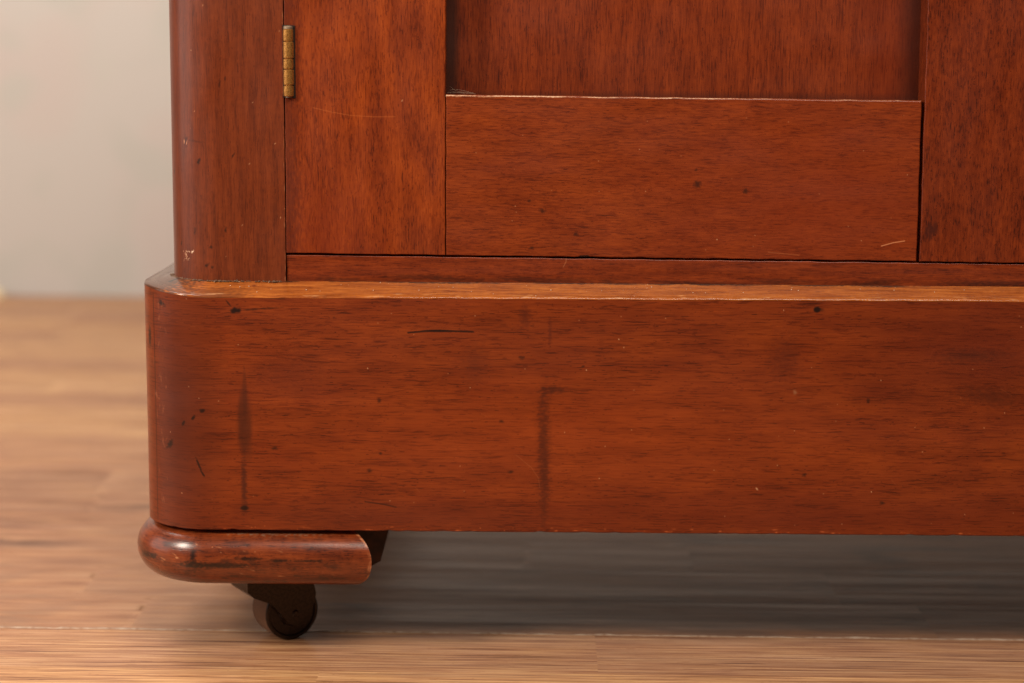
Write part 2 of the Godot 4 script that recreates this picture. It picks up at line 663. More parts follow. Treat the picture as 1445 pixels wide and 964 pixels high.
func cabinet() -> void:
	var red := [Color8(48, 15, 6), Color8(95, 34, 11), Color8(127, 52, 18), Color8(150, 68, 26)]
	var orange := [Color8(54, 18, 6), Color8(105, 40, 12), Color8(139, 60, 20), Color8(164, 79, 31)]
	var deep := [Color8(40, 15, 7), Color8(80, 32, 14), Color8(109, 47, 20), Color8(132, 62, 28)]
	var soot := Color8(30, 14, 10)
	var fleck := Color8(214, 176, 140)

	var c := base("cabinet", self, Vector3(0, 0, 0))
	tag(c, "old reddish brown mahogany cabinet with panelled door, deep plinth and small dark caster", "cabinet")

	# ---- plinth
	var pw := wood(2048, 512, 0.72, 0.16, 10, {"broad": 0.19, "broad_cell": [80.0, 11.0], "fibre": 0.22, "fibre_cell": [80.0, 0.8], "figure": 0.10, "figure_cell": [30.0, 16.0], "fine": 0.20, "fine_cell": [10.0, 0.5], "pores": 17.0, "pore_length": 18.0, "pore_dark": 0.9, "streaks": 150, "mid": 134, "red": red, "orange": orange})
	var rag := field(pw.w, pw.h, 19, 12, 7, 3)
	var px0 := -0.09
	var py0 := 0.2445
	var at := func(x: float, y: float) -> Vector2:      # a place on the front, in metres, to the texture's metres
		var s := x + 0.1935
		if s < 0:
			s = -PLINTH_ROUND * asin(minf(1.0, -s / PLINTH_ROUND))
		return Vector2(s - px0, py0 - y)
	var spot := func(x: float, y: float, rx: float, ry: float, col: Color, strength: float, turn := 0.0, soft := 0.6, torn := true) -> void:
		var q: Vector2 = at.call(x, y)
		pw.blot(q.x, q.y, rx, ry, col, strength, turn, soft, rag if torn else PackedByteArray())
	# broad tone: the rounded corner is darker and browner, the foot of the board dull
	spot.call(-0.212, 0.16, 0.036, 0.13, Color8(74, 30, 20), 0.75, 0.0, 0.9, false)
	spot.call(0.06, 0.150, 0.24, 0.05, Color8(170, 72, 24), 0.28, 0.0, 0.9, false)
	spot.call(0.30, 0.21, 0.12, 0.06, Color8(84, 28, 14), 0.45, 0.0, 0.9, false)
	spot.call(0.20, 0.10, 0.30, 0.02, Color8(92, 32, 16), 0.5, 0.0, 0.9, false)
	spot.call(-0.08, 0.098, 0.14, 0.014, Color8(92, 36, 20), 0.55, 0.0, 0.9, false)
	# water stains and drips
	for d in [[-0.1690, 0.160, 0.0060, 0.022, 0.02], [-0.1684, 0.153, 0.0050, 0.024, -0.06], [-0.1696, 0.168, 0.0036, 0.020, 0.05], [-0.1693, 0.150, 0.0044, 0.014, 0.10], [-0.1686, 0.178, 0.0016, 0.018, 0.0]]:
		spot.call(d[0], d[1], d[2], d[3], Color8(66, 29, 18), 0.30, d[4], 0.4, false)
	spot.call(-0.1698, 0.118, 0.0024, 0.026, Color8(62, 26, 18), 0.7, 0.0, 0.7, true)
	for d in [[0.0204, 0.158, 0.0038, 0.026, 0.03], [0.0211, 0.136, 0.0044, 0.030, -0.02], [0.0216, 0.112, 0.0034, 0.026, 0.02], [0.0190, 0.172, 0.0026, 0.012, 0.12], [0.0206, 0.140, 0.0060, 0.056, 0.0]]:
		spot.call(d[0], d[1], d[2], d[3], Color8(68, 27, 15), 0.36, d[4], 0.8, true)
	spot.call(0.0260, 0.181, 0.011, 0.0035, Color8(60, 24, 15), 0.6, 0.0, 0.8, true)
	spot.call(0.0080, 0.228, 0.0045, 0.010, Color8(70, 26, 16), 0.5, 0.0, 0.8, true)
	spot.call(0.0238, 0.2173, 0.0016, 0.012, Color8(70, 26, 16), 0.5, 0.0, 0.8, true)
	spot.call(-0.0233, 0.196, 0.012, 0.018, Color8(84, 34, 20), 0.4, 0.0, 0.9, true)
	spot.call(-0.135, 0.19, 0.03, 0.02, Color8(90, 34, 18), 0.35, 0.0, 0.9, true)
	spot.call(0.172, 0.203, 0.014, 0.02, Color8(78, 30, 18), 0.45, 0.0, 0.9, true)
	spot.call(0.303, 0.179, 0.03, 0.009, Color8(62, 24, 14), 0.5, 0.1, 0.9, true)
	spot.call(0.29, 0.205, 0.03, 0.006, Color8(62, 24, 14), 0.5, -0.05, 0.9, true)
	# nail holes and dings
	spot.call(-0.1737, 0.2301, 0.0040, 0.0022, soot, 0.95, 0.0, 0.5, true)
	spot.call(-0.160, 0.2310, 0.022, 0.0009, soot, 0.5, -0.08, 0.9, true)
	spot.call(-0.178, 0.2345, 0.0035, 0.0007, soot, 0.7, 0.9, 0.7, false)
	spot.call(0.1911, 0.2335, 0.0026, 0.0022, soot, 1.0, 0.0, 0.4, false)
	spot.call(0.1935, 0.2335, 0.0028, 0.0014, soot, 0.45, 0.0, 0.8, false)
	spot.call(-0.1697, 0.1029, 0.0033, 0.0019, soot, 0.85, 0.0, 0.5, false)
	for d in [[-0.2177, 0.1427, 0.0045, 0.0020, -0.8], [-0.2016, 0.1611, 0.0024, 0.0012, -0.9], [-0.208, 0.1574, 0.0022, 0.0012, -1.2], [-0.1986, 0.1313, 0.0055, 0.0008, 1.2], [-0.196, 0.125, 0.003, 0.0007, 1.0],
			[-0.1955, 0.166, 0.0022, 0.0016, 0.0], [-0.232, 0.21, 0.003, 0.008, 0.0], [-0.222, 0.233, 0.004, 0.002, 0.3]]:
		spot.call(d[0], d[1], d[2], d[3], soot, 0.85, d[4], 0.6, true)
	for d in [[-0.0837, 0.1735], [-0.0829, 0.1392], [0.0057, 0.2014], [-0.0061, 0.1604], [0.2252, 0.1755], [0.1865, 0.1276], [0.2367, 0.1095], [-0.09, 0.128], [0.0, 0.128], [0.045, 0.196], [-0.15, 0.142]]:
		spot.call(d[0], d[1], rng.randf_range(0.0014, 0.003), rng.randf_range(0.001, 0.0022), soot, 0.6, 0.0, 0.9, true)
	# a crack along the grain, and hairline scratches
	pw.line([at.call(-0.0655, 0.2168), at.call(-0.055, 0.2178), at.call(-0.0457, 0.2183), at.call(-0.038, 0.2180), at.call(-0.024, 0.2177)], 0.0008, soot, 0.55)
	spot.call(-0.0465, 0.2181, 0.012, 0.0010, soot, 0.95, 0.0, 0.6, false)
	pw.line([at.call(-0.0929, 0.1077), at.call(-0.082, 0.1062), at.call(-0.0726, 0.1042)], 0.0006, soot, 0.4)
	pw.line([at.call(0.003, 0.139), at.call(0.013, 0.1308), at.call(0.0175, 0.124), at.call(0.0186, 0.117)], 0.0004, Color8(176, 110, 76), 0.25)
	pw.line([at.call(-0.2282, 0.2385), at.call(-0.2280, 0.16), at.call(-0.2284, 0.09)], 0.0007, soot, 0.3)
	spot.call(0.1789, 0.181, 0.0018, 0.0018, Color8(150, 110, 84), 0.6, 0.0, 0.7, true)
	spot.call(0.1566, 0.1181, 0.0016, 0.0008, fleck, 0.7, 0.9, 0.7, false)
	rng.seed = 31
	for i in 70:      # fine pale flecks and short scratches
		var x := rng.randf_range(-0.235, 0.42)
		var y := rng.randf_range(0.09, 0.237)
		spot.call(x, y, rng.randf_range(0.0004, 0.0008), rng.randf_range(0.0003, 0.0006), fleck, rng.randf_range(0.3, 0.9), rng.randf() * 3, 0.8, false)
	for i in 26:
		var q: Vector2 = at.call(rng.randf_range(-0.23, 0.40), rng.randf_range(0.095, 0.232))
		var dir := Vector2.from_angle(rng.randf() * TAU) * rng.randf_range(0.002, 0.007)
		pw.line([q, q + dir, q + dir * 1.6 + Vector2(0.0006, 0.0004)], 0.0003, Color8(170, 104, 70), rng.randf_range(0.10, 0.3))
	for i in 90:      # the lower arris is chipped pale
		spot.call(rng.randf_range(-0.2, 0.42), 0.0892 + pow(rng.randf(), 2.0) * 0.0022, rng.randf_range(0.0005, 0.0045) * rng.randf(), rng.randf_range(0.0003, 0.0008), Color8(190, 100, 54), rng.randf_range(0.15, 0.8), 0.0, 0.8, true)
	for i in 40:      # the rounded corner is scuffed pale along its turn
		spot.call(rng.randf_range(-0.233, -0.219), rng.randf_range(0.10, 0.235), rng.randf_range(0.0005, 0.0014), rng.randf_range(0.0006, 0.004), Color8(150, 92, 66), rng.randf_range(0.15, 0.5), rng.randf() - 0.5, 0.8, true)
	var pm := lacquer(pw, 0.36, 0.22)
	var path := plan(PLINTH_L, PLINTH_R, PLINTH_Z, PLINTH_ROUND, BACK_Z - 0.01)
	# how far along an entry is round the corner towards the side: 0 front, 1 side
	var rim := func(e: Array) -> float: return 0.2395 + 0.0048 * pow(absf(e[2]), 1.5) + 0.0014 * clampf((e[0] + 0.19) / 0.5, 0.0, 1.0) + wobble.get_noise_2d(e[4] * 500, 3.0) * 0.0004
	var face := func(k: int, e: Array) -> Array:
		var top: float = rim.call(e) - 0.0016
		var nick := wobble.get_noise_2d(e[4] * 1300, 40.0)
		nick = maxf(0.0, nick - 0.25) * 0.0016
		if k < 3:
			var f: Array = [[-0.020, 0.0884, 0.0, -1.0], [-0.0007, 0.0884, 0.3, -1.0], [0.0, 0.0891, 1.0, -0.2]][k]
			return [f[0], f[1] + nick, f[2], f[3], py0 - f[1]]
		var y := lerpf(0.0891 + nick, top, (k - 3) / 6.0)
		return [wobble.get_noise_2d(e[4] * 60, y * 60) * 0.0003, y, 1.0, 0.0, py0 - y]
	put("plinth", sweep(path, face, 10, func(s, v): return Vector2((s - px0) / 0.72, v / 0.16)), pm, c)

	# ---- ledge on top of the plinth: paler, worn, sooty round the corner
	var lw := wood(2048, 96, 0.72, 0.03, 50, {"broad": 0.4, "broad_cell": [50.0, 3.0], "fibre": 0.35, "figure": 0.1, "fine": 0.3, "pores": 20.0, "pore_length": 8.0, "pore_dark": 0.5, "mid": 146,
		"red": [Color8(70, 32, 15), Color8(122, 58, 22), Color8(158, 84, 33), Color8(184, 110, 50)], "orange": [Color8(78, 36, 16), Color8(130, 66, 25), Color8(168, 94, 38), Color8(194, 121, 56)]})
	var lrag := field(lw.w, lw.h, 51, 14, 5, 3)
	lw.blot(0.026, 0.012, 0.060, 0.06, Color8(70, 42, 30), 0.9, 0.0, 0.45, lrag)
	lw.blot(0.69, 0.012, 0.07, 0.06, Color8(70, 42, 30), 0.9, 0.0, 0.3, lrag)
	lw.blot(0.095, 0.002, 0.03, 0.012, Color8(96, 52, 30), 0.7, 0.0, 0.8, lrag)
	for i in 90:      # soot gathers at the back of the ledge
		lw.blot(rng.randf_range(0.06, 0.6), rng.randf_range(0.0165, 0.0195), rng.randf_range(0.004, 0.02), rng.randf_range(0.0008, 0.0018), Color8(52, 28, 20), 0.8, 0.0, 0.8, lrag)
	for i in 40:
		lw.blot(rng.randf_range(0.08, 0.7), rng.randf_range(0.003, 0.02), rng.randf_range(0.0005, 0.003), rng.randf_range(0.0004, 0.0012), Color8(110, 54, 24), rng.randf_range(0.3, 0.7), 0.0, 0.8, lrag)
	lw.line([Vector2(0.051, 0.0115), Vector2(0.049, 0.016), Vector2(0.0465, 0.021)], 0.0019, Color8(10, 6, 5), 1.0)
	lw.blot(0.120, 0.012, 0.0022, 0.0014, Color8(90, 40, 22), 0.7, 0.0, 0.8)
	for i in 50:  # pale highlight painted in broken dashes along the front edge
		lw.blot(rng.randf_range(0.06, 0.7), rng.randf_range(0.001, 0.004), rng.randf_range(0.001, 0.01), 0.0008, Color8(232, 190, 150), rng.randf_range(0.1, 0.5), 0.0, 0.9, lrag)
	var lm := lacquer(lw, 0.34, 0.4)
	lm.clearcoat_roughness = 0.1
	lm.metallic_specular = 0.2
	lm.clearcoat = 0.5
	var cap := func(k: int, e: Array) -> Array:
		var top: float = rim.call(e)
		var r := 0.0015
		if k <= 4:
			var a := k / 4.0 * 1.15
			return [-r * (1.0 - cos(a)), top - r + r * sin(a), cos(a), sin(a), r * a]
		var t := (k - 4) / 4.0
		var y0 := top - r + r * sin(1.15)
		var rise := 0.0468 + 0.2 - y0
		return [-r * (1.0 - cos(1.15)) - 0.024 * t, y0 + rise * minf(1.0, t * 1.3), rise / 0.02, 1.0, 0.002 + 0.02 * t]
	put("plinth_ledge", sweep(path, cap, 9, func(s, v): return Vector2((s - px0) / 0.72, v / 0.03)), lm, c)

	# ---- corner posts with a rounded arris, grain upright
	var cw := wood(1024, 512, 0.30, 0.14, 90, {"broad": 0.30, "broad_cell": [60.0, 6.0], "fibre": 0.24, "figure": 0.1, "fine": 0.20, "pores": 20.0, "pore_length": 12.0, "pore_dark": 0.6, "streaks": 70, "mid": 164, "red": deep, "orange": deep})
	var crag := field(cw.w, cw.h, 91, 9, 7, 3)
	# along = y - 0.24, across = length round the corner + 0.07
	cw.blot(0.075, 0.03, 0.4, 0.034, Color8(92, 44, 30), 0.4, 0.0, 0.9)
	cw.blot(0.0943, 0.0468, 0.0042, 0.0024, Color8(70, 28, 16), 0.9, 0.0, 0.6, crag)
	cw.blot(0.0943, 0.0452, 0.0018, 0.0009, Color8(196, 140, 104), 0.9, 0.0, 0.7, crag)
	cw.blot(0.0935, 0.0475, 0.0022, 0.0006, Color8(190, 130, 96), 0.8, 0.3, 0.7, crag)
	cw.blot(0.0945, 0.054, 0.0009, 0.008, Color8(60, 26, 18), 0.5, 0.1, 0.9, crag)
	rng.seed = 37
	for i in 22:      # chipped filler near the foot
		cw.blot(rng.randf_range(0.0185, 0.0245), 0.045 + rng.randfn(0.0, 0.0016), rng.randf_range(0.0003, 0.0007), rng.randf_range(0.0003, 0.0006), Color8(222, 186, 156), 0.85, rng.randf() * 3, 0.8)
	for i in 10:
		cw.blot(0.0245 + rng.randfn(0.0, 0.0005), 0.0510 + rng.randfn(0.0, 0.0024), rng.randf_range(0.0003, 0.0007), rng.randf_range(0.0004, 0.0009), Color8(236, 208, 180), 0.95, 0.0, 0.7)
	for i in 30:
		cw.blot(rng.randf_range(0.0, 0.3), rng.randf_range(0.0, 0.14), rng.randf_range(0.0004, 0.0012), rng.randf_range(0.0003, 0.0006), fleck, rng.randf_range(0.2, 0.7), rng.randf(), 0.8)
	for i in 26:
		cw.blot(rng.randf_range(0.0, 0.2), 0.1109 + rng.randf() * 0.0006, rng.randf_range(0.0006, 0.005), 0.00035, Color8(170, 112, 80), rng.randf_range(0.2, 0.7), 0.0, 0.8)
	for i in 14:
		cw.blot(rng.randf_range(0.0, 0.2), rng.randf_range(0.02, 0.08), rng.randf_range(0.001, 0.003), rng.randf_range(0.0006, 0.0016), soot, rng.randf_range(0.4, 0.8), rng.randf(), 0.8, crag)
	var cm := lacquer(cw, 0.40, 0.3)
	for side in 2:
		var full := plan(CARCASS_L, CARCASS_R, CARCASS_Z, CARCASS_ROUND, BACK_Z, 0.002)
		var piece := []
		var width := CARCASS_R - CARCASS_L - 2 * CARCASS_ROUND
		for e in full:
			var s: float = e[4] if side == 0 else width - e[4]
			if s > -0.068 and s < -0.1441 - CARCASS_L - CARCASS_ROUND:
				piece.append(e)
		var ends := [-0.1441, CARCASS_Z] if side == 0 else [CARCASS_R + CARCASS_L + 0.1441, CARCASS_Z]
		var stop := [ends[0], ends[1], 0.0, 1.0, (ends[0] - CARCASS_L - CARCASS_ROUND)]
		var turn := [ends[0], CARCASS_Z - 0.0002, 1.0 if side == 0 else -1.0, 0.0, stop[4]]
		var deepest := [ends[0], -0.06, turn[2], 0.0, stop[4] + 0.04]
		if side == 0:
			piece.append_array([stop, turn, deepest])
		else:
			piece.reverse()
			piece.append_array([stop, turn, deepest])
		var up := func(k: int, e: Array) -> Array:
			var y: float = [0.2462, 0.2468, 0.30, 0.36, 0.42, 0.6, TOP_Y][k]
			return [-0.0005 if k == 0 else 0.0, y, 1.0, 0.0, y]
		put("corner_post", sweep(piece, up, 7, func(s, v): return Vector2((v - 0.24) / 0.30, (s + 0.07) / 0.14)), cm, c)
	# the rest of the carcass: sides, top, bottom and back
	for x in [CARCASS_L + 0.0005, CARCASS_R - 0.0185]:
		put("side_panel", board(rect(-0.46, 0.2462, 0.0, TOP_Y), 0.0, -0.018, 0.0005, Vector2(-0.5, 0.9), Vector2(0.30, 0.14), true), cm, c, Vector3(x, 0, -0.06)).rotation.y = -PI / 2
	var hidden := plain(Color8(70, 32, 20), 0.7, 0.0, 6.0, Color8(44, 20, 13))
	var box := BoxMesh.new()
	box.size = Vector3(CARCASS_R - CARCASS_L + 0.03, 0.022, 0.53)
	put("cabinet_top", box, cm, c, Vector3((CARCASS_L + CARCASS_R) / 2, TOP_Y + 0.011, -0.255))
	box = BoxMesh.new()
	box.size = Vector3(CARCASS_R - CARCASS_L - 0.04, 0.018, 0.44)
	put("bottom_board", box, hidden, c, Vector3((CARCASS_L + CARCASS_R) / 2, 0.225, -0.29))
	box = BoxMesh.new()
	box.size = Vector3(CARCASS_R - CARCASS_L - 0.04, TOP_Y - 0.22, 0.012)
	put("back_board", box, hidden, c, Vector3((CARCASS_L + CARCASS_R) / 2, (TOP_Y + 0.22) / 2, -0.512))

	# ---- base rail between the posts, under the doors
	var bw := wood(2048, 96, 0.72, 0.03, 130, {"broad": 0.3, "broad_cell": [40.0, 5.0], "fibre": 0.25, "figure": 0.1, "fine": 0.25, "pores": 36.0, "pore_length": 9.0, "pore_dark": 0.65, "mid": 140, "red": red, "orange": red})
	var brag := field(bw.w, bw.h, 131, 16, 5, 3)
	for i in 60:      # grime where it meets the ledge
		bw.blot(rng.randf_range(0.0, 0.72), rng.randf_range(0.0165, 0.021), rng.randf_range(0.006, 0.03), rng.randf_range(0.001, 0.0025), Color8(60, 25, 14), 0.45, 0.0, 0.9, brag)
	bw.line([Vector2(0.1835, 0.002), Vector2(0.184, 0.006), Vector2(0.182, 0.010)], 0.0004, fleck, 0.3)
	var bm := lacquer(bw, 0.40, 0.25)
	put("base_rail", board([Vector2(-0.1436, 0.2455), Vector2(0.858, 0.2455), Vector2(0.858, 0.2585), Vector2(-0.1436, 0.2633)], -0.0192, -0.045, 0.0006, Vector2(-0.15, 0.2665), Vector2(0.72, 0.03)), bm, c)

	# ---- the door
	var sw := wood(1024, 384, 0.30, 0.11, 170, {"broad": 0.26, "broad_cell": [90.0, 13.0], "fibre": 0.24, "figure": 0.13, "figure_cell": [9.0, 4.0], "fine": 0.28, "pores": 34.0, "pore_length": 9.0, "pore_dark": 0.85, "streaks": 60, "mid": 148, "red": red, "orange": [Color8(56, 19, 6), Color8(114, 43, 11), Color8(150, 65, 19), Color8(182, 91, 33)]})
	# along = y - 0.24, across = x + 0.146
	var srag := field(sw.w, sw.h, 171, 20, 10, 3)
	sw.blot(0.03, 0.03, 0.06, 0.04, Color8(112, 40, 20), 0.45, 0.0, 0.9, srag)
	sw.blot(0.13, 0.004, 0.30, 0.010, Color8(84, 34, 22), 0.6, 0.0, 0.8, srag)
	sw.line([Vector2(0.1162, 0.020), Vector2(0.1135, 0.032), Vector2(0.1115, 0.044), Vector2(0.1108, 0.058), Vector2(0.111, 0.072)], 0.00045, Color8(196, 116, 66), 0.25)
	sw.blot(0.121, 0.076, 0.0012, 0.0006, fleck, 0.6, 0.4, 0.8)
	var sm := lacquer(sw, 0.38, 0.25)
	var sw2 := wood(1024, 384, 0.30, 0.11, 210, {"broad": 0.22, "broad_cell": [34.0, 11.0], "fibre": 0.2, "figure": 0.2, "figure_cell": [8.0, 5.0], "fine": 0.28, "pores": 34.0, "pore_length": 6.0, "pore_dark": 0.9, "streaks": 40, "mid": 122, "red": red, "orange": red})  # redder wood, darkened further for light falling off to the right
	var srag2 := field(sw2.w, sw2.h, 211, 20, 10, 3)
	sw2.blot(0.042, 0.0115, 0.007, 0.0055, Color8(60, 22, 14), 0.8, 0.5, 0.7, srag2)
	var sm2 := lacquer(sw2, 0.38, 0.25)
	var rw := wood(1280, 384, 0.33, 0.11, 250, {"broad": 0.15, "broad_cell": [40.0, 9.0], "fibre": 0.24, "figure": 0.1, "figure_cell": [9.0, 3.0], "fine": 0.28, "pores": 34.0, "pore_length": 11.0, "pore_dark": 0.8, "streaks": 70, "mid": 148, "red": red, "orange": orange})
	# from x = -0.05, y = 0.368 down
	var rrag := field(rw.w, rw.h, 251, 9, 6, 3)
	rw.blot(0.24, 0.07, 0.14, 0.08, Color8(116, 40, 18), 0.35, 0.0, 0.9)
	for d in [[0.166, 0.0578, 0.0030, 0.0032], [0.0684, 0.0755, 0.0026, 0.0020], [0.1965, 0.062, 0.0022, 0.0022], [0.06, 0.069, 0.0018, 0.0012], [0.09, 0.09, 0.002, 0.0015], [0.165, 0.049, 0.0012, 0.0012], [0.062, 0.099, 0.0024, 0.0012]]:
		rw.blot(d[0], d[1], d[2], d[3], Color8(50, 22, 14), 0.7, 0.0, 0.7, rrag)
	rw.line([Vector2(0.2835, 0.0960), Vector2(0.291, 0.0938), Vector2(0.2985, 0.0926)], 0.00045, Color8(224, 160, 116), 0.6)
	rw.line([Vector2(0.212, 0.1005), Vector2(0.232, 0.1022)], 0.0004, Color8(200, 130, 84), 0.3)
	rw.line([Vector2(0.0925, 0.1040), Vector2(0.0975, 0.1038), Vector2(0.0985, 0.1042)], 0.0007, Color8(24, 10, 8), 0.8)
	for i in 90:      # the top arris is worn pale and dusty
		rw.blot(rng.randf_range(0.0, 0.33), 0.0036 + (rng.randf() - 0.5) * 0.001, rng.randf_range(0.002, 0.014), rng.randf_range(0.0003, 0.0008), Color8(218, 184, 152), rng.randf_range(0.3, 0.85), 0.006, 0.8, rrag)
	for i in 30:
		rw.blot(rng.randf_range(0.0, 0.33), rng.randf_range(0.01, 0.105), rng.randf_range(0.0004, 0.0008), rng.randf_range(0.0003, 0.0006), fleck, rng.randf_range(0.2, 0.7), rng.randf(), 0.8)
	var rm := lacquer(rw, 0.38, 0.25)
	var nw := wood(512, 1024, 0.20, 0.32, 290, {"broad": 0.26, "broad_cell": [50.0, 12.0], "fibre": 0.26, "figure": 0.08, "fine": 0.22, "pores": 22.0, "pore_length": 17.0, "pore_dark": 0.85, "streaks": 110, "mid": 143, "red": red, "orange": red})
	# along = y - 0.35, across = x + 0.055
	nw.blot(0.06, 0.0125, 0.4, 0.009, Color8(44, 20, 13), 0.8, 0.0, 0.6)  # grime and recess shade painted together along the panel's edges
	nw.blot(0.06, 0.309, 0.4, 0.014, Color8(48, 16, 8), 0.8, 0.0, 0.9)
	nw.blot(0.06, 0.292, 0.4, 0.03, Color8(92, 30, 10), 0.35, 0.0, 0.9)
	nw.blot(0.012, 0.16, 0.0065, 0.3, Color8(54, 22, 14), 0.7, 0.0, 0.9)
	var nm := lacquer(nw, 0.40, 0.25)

	for side in 2:
		var door := base("door", c)
		var ox := 0.5013 * side
		door.position.x = ox
		var lo := func(x: float) -> float: return 0.2646 - 0.0055 * (x + 0.1435)
		var hi := TOP_Y - 0.012
		put("stile", board([Vector2(-0.1435, lo.call(-0.1435)), Vector2(-0.0429, lo.call(-0.0429)), Vector2(-0.0433, hi), Vector2(-0.1437, hi)], CARCASS_Z, -0.04, 0.0007, Vector2(-0.146, 0.24), Vector2(0.30, 0.11), true), sm, door)
		put("stile", board([Vector2(0.2582, lo.call(0.2582)), Vector2(0.3565, lo.call(0.3565)), Vector2(0.3560, hi), Vector2(0.2525, hi)], CARCASS_Z, -0.04, 0.0007, Vector2(0.253, 0.24), Vector2(0.30, 0.11), true), sm2, door)
		put("rail", board([Vector2(-0.0424, lo.call(-0.0424)), Vector2(0.2563, lo.call(0.2563)), Vector2(0.2554, 0.3634), Vector2(-0.0427, 0.3650)], CARCASS_Z - 0.0003, -0.04, 0.0009, Vector2(-0.05, 0.368), Vector2(0.33, 0.11)), rm, door)
		put("rail", board([Vector2(-0.0424, hi - 0.09), Vector2(0.2538, hi - 0.09), Vector2(0.2535, hi), Vector2(-0.0424, hi)], CARCASS_Z - 0.0003, -0.04, 0.0009, Vector2(-0.05, hi), Vector2(0.33, 0.11)), rm, door)
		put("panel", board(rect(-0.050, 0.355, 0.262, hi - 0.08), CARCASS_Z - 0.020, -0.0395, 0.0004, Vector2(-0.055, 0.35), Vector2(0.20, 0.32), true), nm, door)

	# ---- brass butt hinge on the left edge of the door
	var hinge := base("hinge", c, Vector3(-0.1409, 0.0, CARCASS_Z))
	var brass := plain(Color8(220, 160, 82), 0.34, 0.7, 200.0, Color8(84, 48, 20))
	var recess_dark := plain(Color8(40, 24, 15), 0.6, 0.4, 60.0, Color8(22, 13, 9))  # dark plate in place of the shaded recess round the knuckles
	put("recess_plate", slab(PackedVector2Array([Vector2(-0.0036, 0.3625), Vector2(0.0043, 0.3620), Vector2(0.0043, 0.4068), Vector2(-0.0036, 0.4072)]), -0.004, 0.0006, 0.0002), recess_dark, hinge)
	var joints := [0.3630, 0.3700, 0.3798, 0.3865, 0.3970, 0.4046]
	for k in 5:
		var a: float = joints[k] + 0.00012
		var b: float = joints[k + 1] - 0.00012
		var r := 0.0032 + (0.00012 if k % 2 else 0.0)
		var m := lathe([Vector2(0, a), Vector2(r - 0.0004, a), Vector2(r, a + 0.0004), Vector2(r + 0.00008, (a + b) / 2), Vector2(r, b - 0.0004), Vector2(r - 0.0004, b), Vector2(0, b)], 28)
		put("knuckle", m, brass, hinge, Vector3(0.00015 * (k % 2), 0, 0.0008))
	put("pin", lathe([Vector2(0, 0.3625), Vector2(0.0022, 0.3625), Vector2(0.0022, 0.4040), Vector2(0.0029, 0.4048), Vector2(0.0029, 0.4060), Vector2(0.0024, 0.4066), Vector2(0, 0.4066)], 20), plain(Color8(150, 132, 112), 0.5, 0.6), hinge, Vector3(0, 0, 0.0008))

	# ---- feet: thick bullnosed pads round each plinth corner
	var fw := wood(1024, 256, 0.30, 0.08, 330, {"broad": 0.55, "broad_cell": [40.0, 8.0], "fibre": 0.4, "figure": 0.2, "fine": 0.34, "pores": 34.0, "pore_length": 6.0, "pore_dark": 0.9, "mid": 164, "red": deep, "orange": deep})
	var frag := field(fw.w, fw.h, 331, 12, 7, 3)
	# along = length from the back end of the side, across = round the nose
	fw.blot(0.235, 0.005, 0.06, 0.010, Color8(120, 100, 86), 0.7, 0.0, 0.5, frag)
	for d in [[0.165, 0.036, 0.034, 0.0022], [0.150, 0.036, 0.012, 0.003], [0.150, 0.031, 0.003, 0.006], [0.185, 0.032, 0.012, 0.0015], [0.205, 0.033, 0.010, 0.0012], [0.11, 0.035, 0.012, 0.0028], [0.118, 0.034, 0.006, 0.0022], [0.225, 0.033, 0.016, 0.0008]]:
		fw.blot(d[0] + 0.030, d[1] - 0.003, d[2] * 0.85, d[3], Color8(30, 15, 11), 0.85, 0.0, 0.8, frag)
	for i in 40:
		fw.blot(rng.randf_range(0.07, 0.27), rng.randf_range(0.015, 0.056), rng.randf_range(0.001, 0.008), rng.randf_range(0.0005, 0.003), Color8(52, 24, 16), rng.randf_range(0.3, 0.7), rng.randf() * 0.4, 0.8, frag)
	for i in 36:
		fw.blot(rng.randf_range(0.07, 0.27), rng.randf_range(0.012, 0.056), rng.randf_range(0.0005, 0.003), rng.randf_range(0.0003, 0.0008), Color8(204, 150, 110), rng.randf_range(0.2, 0.7), rng.randf() * 0.5, 0.8, frag)
	for i in 30:      # the cut end is rubbed pale
		fw.blot(0.2925 + rng.randf() * 0.003, rng.randf_range(0.008, 0.055), rng.randf_range(0.0006, 0.0016), rng.randf_range(0.001, 0.004), Color8(176, 116, 80), rng.randf_range(0.2, 0.6), 0.0, 0.8, frag)
	var fm := lacquer(fw, 0.28, 0.5, 0.01)
	var fmesh := foot_mesh()
	var block_wood := plain(Color8(58, 30, 18), 0.75, 0.0, 9.0, Color8(34, 17, 11))
	var block_mesh := slab(PackedVector2Array([Vector2(0.1605, 0.0883), Vector2(0.1511, 0.0520), Vector2(0.1440, 0.0480), Vector2(0.066, 0.0480), Vector2(0.066, 0.0883)]), -0.13, -0.06, 0.0006)
	var corners := [[PLINTH_L, PLINTH_Z, 0.0], [PLINTH_R, PLINTH_Z, PI / 2], [PLINTH_L, BACK_Z - 0.01, -PI / 2], [PLINTH_R, BACK_Z - 0.01, PI]]
	for k in 4:
		var foot := put("foot", fmesh, fm, c, Vector3(corners[k][0], 0, corners[k][1]))
		foot.rotation.y = corners[k][2]
		put("glue_block", block_mesh, block_wood, foot)

	# ---- casters
	var iron := plain(Color8(50, 36, 29), 0.36, 0.5, 50.0, Color8(32, 22, 17))
	var tread := plain(Color8(132, 98, 74), 0.8, 0.0, 190.0, Color8(52, 36, 28))
	var spots := [[-0.152, -0.0593, 0.56], [0.87, -0.0593, 0.9], [-0.152, -0.45, 2.0], [0.87, -0.45, 0.2]]
	for s in spots:
		var k := base("caster", c, Vector3(s[0], 0, s[1]))
		k.rotation.y = s[2]
		caster(k, iron, tread)

	dust(c)


